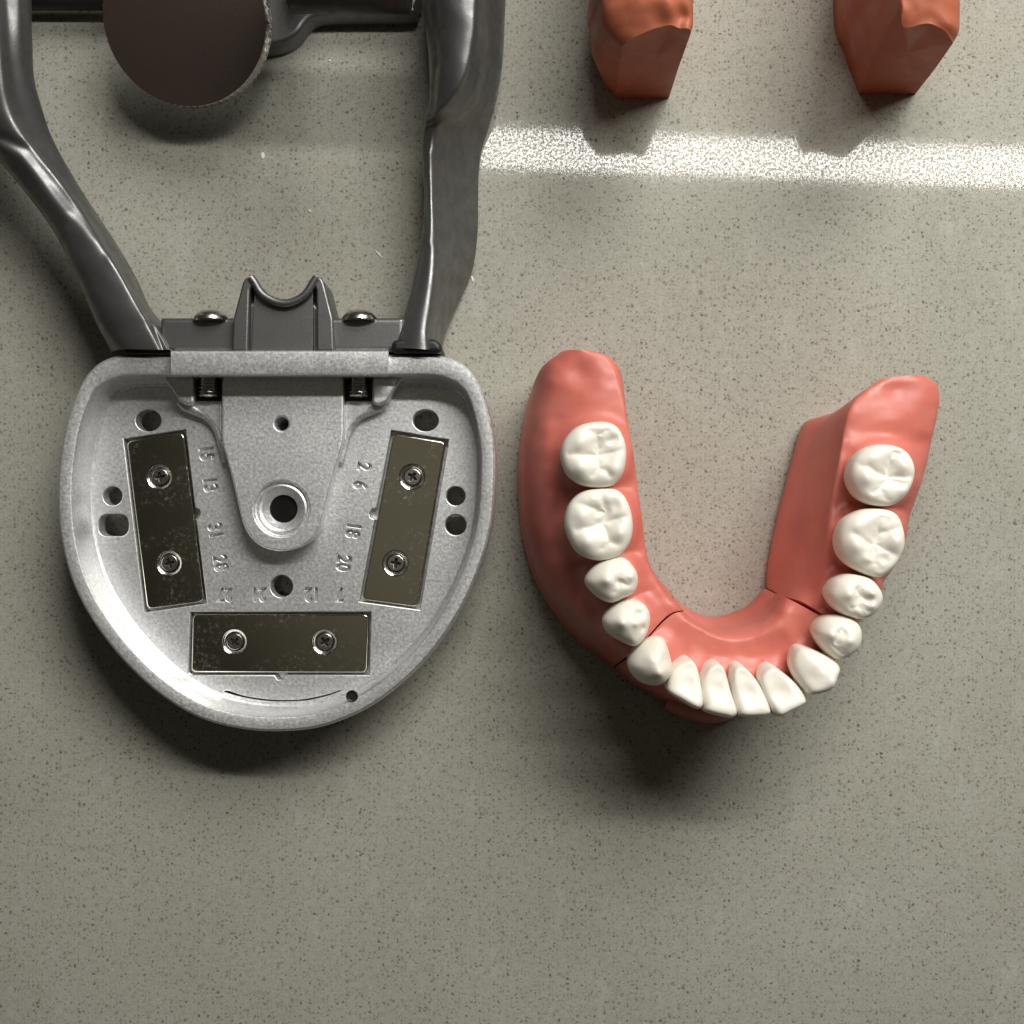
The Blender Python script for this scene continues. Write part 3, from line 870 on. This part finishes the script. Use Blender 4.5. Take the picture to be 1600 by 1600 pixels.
# magnets with countersunk screws
def inset(quad, d):
    c = (sum(p[0] for p in quad) / 4, sum(p[1] for p in quad) / 4)
    out = []
    for i in range(4):
        p0, p1, p2 = Vector(quad[i - 1]), Vector(quad[i]), Vector(quad[(i + 1) % 4])
        a = (p0 - p1).normalized(); b = (p2 - p1).normalized()
        out.append(tuple(p1 + (a + b) * d))
    return out
screws = [[(249,745),(264,880)], [(644,745),(618,880)], [(366,1003),(507,1003)]]
for mi, (q, sc) in enumerate(zip(mag_px, screws)):
    zt = ZF - 2.5
    lps = [Lp(rounded(inset(q, 3.6), 10, 7), zt)] + [Lp(circ(a, b, 18.0), zt) for a, b in sc]
    mg = build('magnet', curve_mesh(lps, ZF - 19, zt, 2.6, 4), M_magnet, art, sharp=50,
               label=['dark mirror magnet plate on the left of the tray', 'olive mirror magnet plate on the right of the tray', 'dark smudged magnet plate across the front of the tray'][mi])
    for k, (a, b) in enumerate(sc):
        cw = W(a, b, zt); ang = random.uniform(0, 1.5)
        mb = MB()
        mb.add(lathe([(18.2, zt - 1.2), (17.2, zt - 1.6), (13.2, zt - 5.2), (12.6, zt - 9)], 40, Vector((cw.x, cw.y, 0))), 0)
        mb.f = [f for f in mb.f if len(f) < 30]; mb.m = mb.m[:len(mb.f)]
        plus = []
        w_, l_ = 1.7, 7.2
        for j in range(4):
            aa = ang + j * math.pi / 2
            ux, uy = math.cos(aa), math.sin(aa)
            plus += [(ux * l_ - -uy * w_, uy * l_ - ux * w_), (ux * l_ + -uy * w_, uy * l_ + ux * w_), (ux * w_ * 1.2 + -uy * w_ * 1.2, uy * w_ * 1.2 + ux * w_ * 1.2)]
        plus = [(cw.x + x, cw.y + y) for x, y in plus]
        mb.add(curve_mesh([circ(cw.x, cw.y, 12.4, n=40), plus], zt - 7, zt - 2.6, 0.8, 2), 0)
        mb.add(lathe([(0.01, zt - 7.2), (12.2, zt - 7.2), (12.2, zt - 8)], 24, Vector((cw.x, cw.y, 0))), 1)
        build('screw', mb, [M_steel, M_black], mg, sharp=40)

# bracket behind the tray
br = MB()
ZB = 138
br.add(curve_mesh([Lp(rounded([(250,496),(366,496),(392,470),(490,470),(518,496),(632,496),(632,549),(250,549)], 4), ZB - 12)], 50, ZB - 12, 7, 4))
arc = [(398,442),(408,458),(424,469),(443,474),(462,470),(478,459),(489,442)]
panel = [tuple(p) for p in spline([Vector(p) for p in arc], 4)] + [(489,548.5),(392,548.5)]
br.add(curve_mesh([Lp(panel, ZB - 6)], 60, ZB - 6, 1.5, 2))
ribL = [(364,498),(379,441),(383,434),(391,432),(398,440),(390,452),(387,548.7),(362,548.7)]
ribR = [(520,497),(506,441),(502,434),(494,432),(488,440),(494,452),(494.5,548.7),(522,548.7)]
br.add(curve_mesh([Lp(rounded(ribL, 3, 4), ZB + 4)], 60, ZB + 4, 3, 3))
br.add(curve_mesh([Lp(rounded(ribR, 3, 4), ZB + 4)], 60, ZB + 4, 3, 3))
# rolled lip along the saddle arc
lipc = spline([W(a, b, ZB + 2) for a, b in [(392,434)] + arc + [(495,434)]], 5)
rr_ = []
for i, p in enumerate(lipc):
    t_ = lipc[min(i + 1, len(lipc) - 1)] - lipc[max(i - 1, 0)]; t_.normalize(); s_ = Vector((-t_.y, t_.x, 0))
    rr_.append([p + s_ * 6 * math.cos(a) + Vector((0, 0, 6 * math.sin(a))) for a in [2 * math.pi * j / 8 for j in range(8)]])
br.add(loft(rr_, nl=1, nr=2))
bracket = build('bracket', br, [M_grey], art, sharp=35)
for x_ in (330, 562):
    c_ = W(x_, 499, 118)
    rot = Vector((0, 1, 0)).to_track_quat('Z', 'Y').to_matrix()
    pr = [(0.01, 14)] + [(26 * math.sin(a), -2 + 16 * math.cos(a)) for a in [math.radians(q) for q in (12, 25, 40, 55, 70, 82, 90)]] + [(25, -4)]
    build('screw_head', lathe(pr, 36, c_, rot=rot), M_steel, bracket, sharp=30)

# arms
def poly_bump(px, py, poly, amp, w):
    d = seg_dist((px, py), poly)
    return amp * math.exp(-(d / w) ** 2) if d < 3 * w else 0.0
def interp(x, tab):
    if x <= tab[0][0]: return tab[0][1]
    for (a, b), (c, d) in zip(tab[:-1], tab[1:]):
        if x <= c: return b + (d - b) * (x - a) / (c - a)
    return tab[-1][1]
def sst(x): x = max(0.0, min(1.0, x)); return x * x * (3 - 2 * x)
def right_arm_fn(v):
    px, py = P(v)
    up = sst((v.z - 45) / 30)
    dz = 0
    if py < 206:
        xe = interp(py, [(-90, 764), (0, 760), (60, 755), (100, 748), (125, 742), (150, 731), (172, 714), (186, 696), (196, 672), (206, 650)])
        dz += 26 * sst((xe - px) / 15) * sst((206 - py) / 16)
        dz -= 8 * sst((200 - py) / 30) * math.exp(-((px - interp(py, [(0, 672), (100, 684), (190, 676)])) / 5.0) ** 2)
    dz += poly_bump(px, py, [(668, 240), (664, 300), (668, 380)], 3, 6)
    dz += 0.9 * noise.noise(Vector((px * .03, py * .03, 5)))
    return Vector((v.x, v.y, v.z + dz * up))
def left_arm_fn(v):
    px, py = P(v)
    up = sst((v.z - 55) / 30)
    dz = poly_bump(px, py, [(-60, 200), (0, 214), (40, 232), (75, 275), (108, 318), (150, 362)], -4, 9)
    dz += poly_bump(px, py, [(-60, 222), (0, 228), (34, 246), (66, 288), (100, 334)], 4, 12)
    dz += poly_bump(px, py, [(176, 402), (202, 440), (232, 492)], 4, 9)
    dz += poly_bump(px, py, [(170, 372), (178, 400)], -5, 4)
    dz += 0.9 * noise.noise(Vector((px * .03, py * .03, 15)))
    return Vector((v.x, v.y, v.z + dz * up))
def arm_ring(pl, pr_, pf, zt, zl, zf, zb):
    """pl left silhouette, pr_ ridge, pf right silhouette"""
    L, R, F = W(pl[0], pl[1], zl), W(pr_[0], pr_[1], zt), W(pf[0], pf[1], zf)
    tl = L.lerp(R, .38); tl.z = zt + (zl - zt) * .12
    fl = R.lerp(F, .5)
    return [L, tl, R, fl, F, Vector((F.x - 5, F.y, zb + 8)), L.lerp(F, .5) + Vector((0, 0, zb - (L.z + F.z) / 2)), Vector((L.x + 5, L.y, zb + 8))]
ra = [((662,-90),(740,-95),(788,-90),190,120,100,40), ((662,-20),(742,-22),(788,-20),185,118,96,36), ((665,30),(742,28),(786,30),180,115,90,32), ((671,80),(742,78),(784,82),172,112,80,28),
      ((673,120),(738,118),(779,125),166,108,66,22), ((673,150),(728,150),(772,162),158,104,50,16), ((671,176),(706,178),(764,190),142,100,32,12), ((664,198),(686,200),(757,212),124,98,22,8),
      ((660,222),(680,224),(750,234),116,96,16,6), ((661,262),(679,262),(746,268),112,94,14,5), ((663,310),(679,310),(745,314),112,94,12,5), ((660,366),(681,366),(744,368),114,96,12,5),
      ((648,424),(680,424),(736,424),120,100,12,5), ((636,474),(674,474),(716,474),128,104,16,6), ((624,516),(668,516),(698,516),138,110,26,14), ((616,546),(668,546),(690,546),142,116,50,30)]
arm1 = build('arm', loft([arm_ring(*a) for a in ra], nl=16, nr=12, fn=right_arm_fn), M_grey, art, sharp=62)
la = [((-90,-90),(-18,-90),(30,-90),204,167,179,124), ((-90,-20),(-16,-20),(34,-20),201,164,173,124), ((-88,50),(-12,50),(37,50),195,158,162,117), ((-82,110),(-6,112),(42,110),186,151,148,108),
      ((-66,165),(4,165),(56,160),174,143,130,96), ((-38,212),(26,205),(74,208),162,135,111,83), ((2,256),(52,240),(98,252),151,127,96,71), ((42,304),(88,283),(122,292),142,118,86,59),
      ((84,362),(124,333),(152,338),149,121,87,57), ((110,414),(152,378),(178,380),154,122,88,51), ((134,466),(182,425),(205,428),154,121,90,47), ((152,508),(208,472),(226,476),152,116,91,41),
      ((166,534),(228,512),(246,506),147,108,116,43), ((174,550),(242,546),(266,547),142,100,132,45)]
arm2 = build('arm', loft([arm_ring(*a) for a in la], nl=16, nr=12, fn=left_arm_fn), M_grey, art, sharp=62)
# dark feet where the arms meet the tray
build('foot', curve_mesh([Lp(rounded([(612,532),(626,529),(680,529),(690,538),(690,551),(612,551)], 7), 136)], 50, 136, 7, 4), M_black, arm1)
build('foot', curve_mesh([Lp(rounded([(186,532),(240,532),(266,542),(267,551),(186,551)], 6), 146)], 50, 130, 5, 3), M_black, arm2)

# crossbar, boss and round disc at the top
def tube(p0, p1, r, n=24):
    d = (p1 - p0); q = d.to_track_quat('Z', 'Y').to_matrix()
    return lathe([(r - 3, 0), (r, 3), (r, d.length - 3), (r - 3, d.length)], n, p0, rot=q)
build('crossbar', tube(W(-30, -4, 30), W(182, -4, 30), 19), M_black, art, sharp=50)
right_bar = build('crossbar', tube(W(452, -42, 285), W(640, -42, 285), 50), M_black, art, sharp=50)
build('post', tube(W(470, -60, 40), W(470, -60, 275), 26), M_black, right_bar, sharp=50)
bs = curve_mesh([Lp(smooth_loop([(396,-60),(396,30),(400,68),(424,70),(448,63),(466,50),(478,34),(492,25),(516,22),(580,21),(640,20),(650,10),(650,-60)], 4), 48)], 8, 48, 7, 4)
build('boss', bs, M_grey, art, sharp=50)
nrm = Vector((-0.04, -0.32, 1)).normalized()
rot = nrm.to_track_quat('Z', 'Y').to_matrix()
dc = W(288, 30, 130)
RD = 120.5
dm = MB()
dm.add(lathe([(RD - 0.5, -34), (RD + 1, -31), (RD + 1, -3), (RD - 1.5, 0)], 150, dc, knurl=(1, 2, 2.6), rot=rot), 1)
dm.f = [f for f in dm.f if len(f) < 100]; dm.m = dm.m[:len(dm.f)]
dm.add(lathe([(0.01, 0.2), (RD - 4, 0.2), (RD - 1.5, -0.1)], 150, dc, rot=rot), 0)
dm.add(lathe([(RD - 2, -34), (0.01, -34)], 150, dc, rot=rot), 1)
build('round_disc', dm, [M_disc, M_steel], art, sharp=30)

# ================================================================= crumbs of dust on the counter
def crumb(px, py, rx, ry, ang, label):
    c = W(px, py, 0); vs = []; fs = []
    n = 14
    for k, (q, z) in enumerate(((1.0, 0.0), (0.9, 0.7), (0.5, 1.2))):
        for i in range(n):
            a = 2 * math.pi * i / n
            w = 1 + 0.5 * noise.noise(Vector((math.cos(a) * 1.7 + px, math.sin(a) * 1.7, k * .4)))
            x, y = rx * q * w * math.cos(a), ry * q * w * math.sin(a)
            vs.append(Vector((c.x + x * math.cos(ang) - y * math.sin(ang), c.y + x * math.sin(ang) + y * math.cos(ang), z * 1.2 + 0.2)))
    for k in range(2):
        for i in range(n): fs.append([k * n + i, k * n + (i + 1) % n, (k + 1) * n + (i + 1) % n, (k + 1) * n + i])
    fs.append([2 * n + i for i in range(n)]); fs.append([i for i in range(n)][::-1])
    o = build('dust_crumb', (vs, fs), M_tooth, None, sharp=30, label=label, cat='crumb')
    o['group'] = 'tiny pale crumbs on the counter'
crumb(410, 243, 3.2, 6.0, 0.1, 'larger pale crumb on the counter below the round disc, between the two grey arms')
crumb(592, 397, 1.4, 8.0, 0.75, 'thin slanting pale fibre on the counter left of the lower right arm')
crumb(515, 95, 2.4, 2.0, 0, 'tiny pale dot on the shaded counter just right of the round disc')
crumb(484, 330, 2.0, 2.2, 0, 'tiny pale dot on the open counter above the bracket saddle')
crumb(738, 436, 2.2, 5.0, 0.3, 'small pale crumb on the counter beside the foot of the right arm')
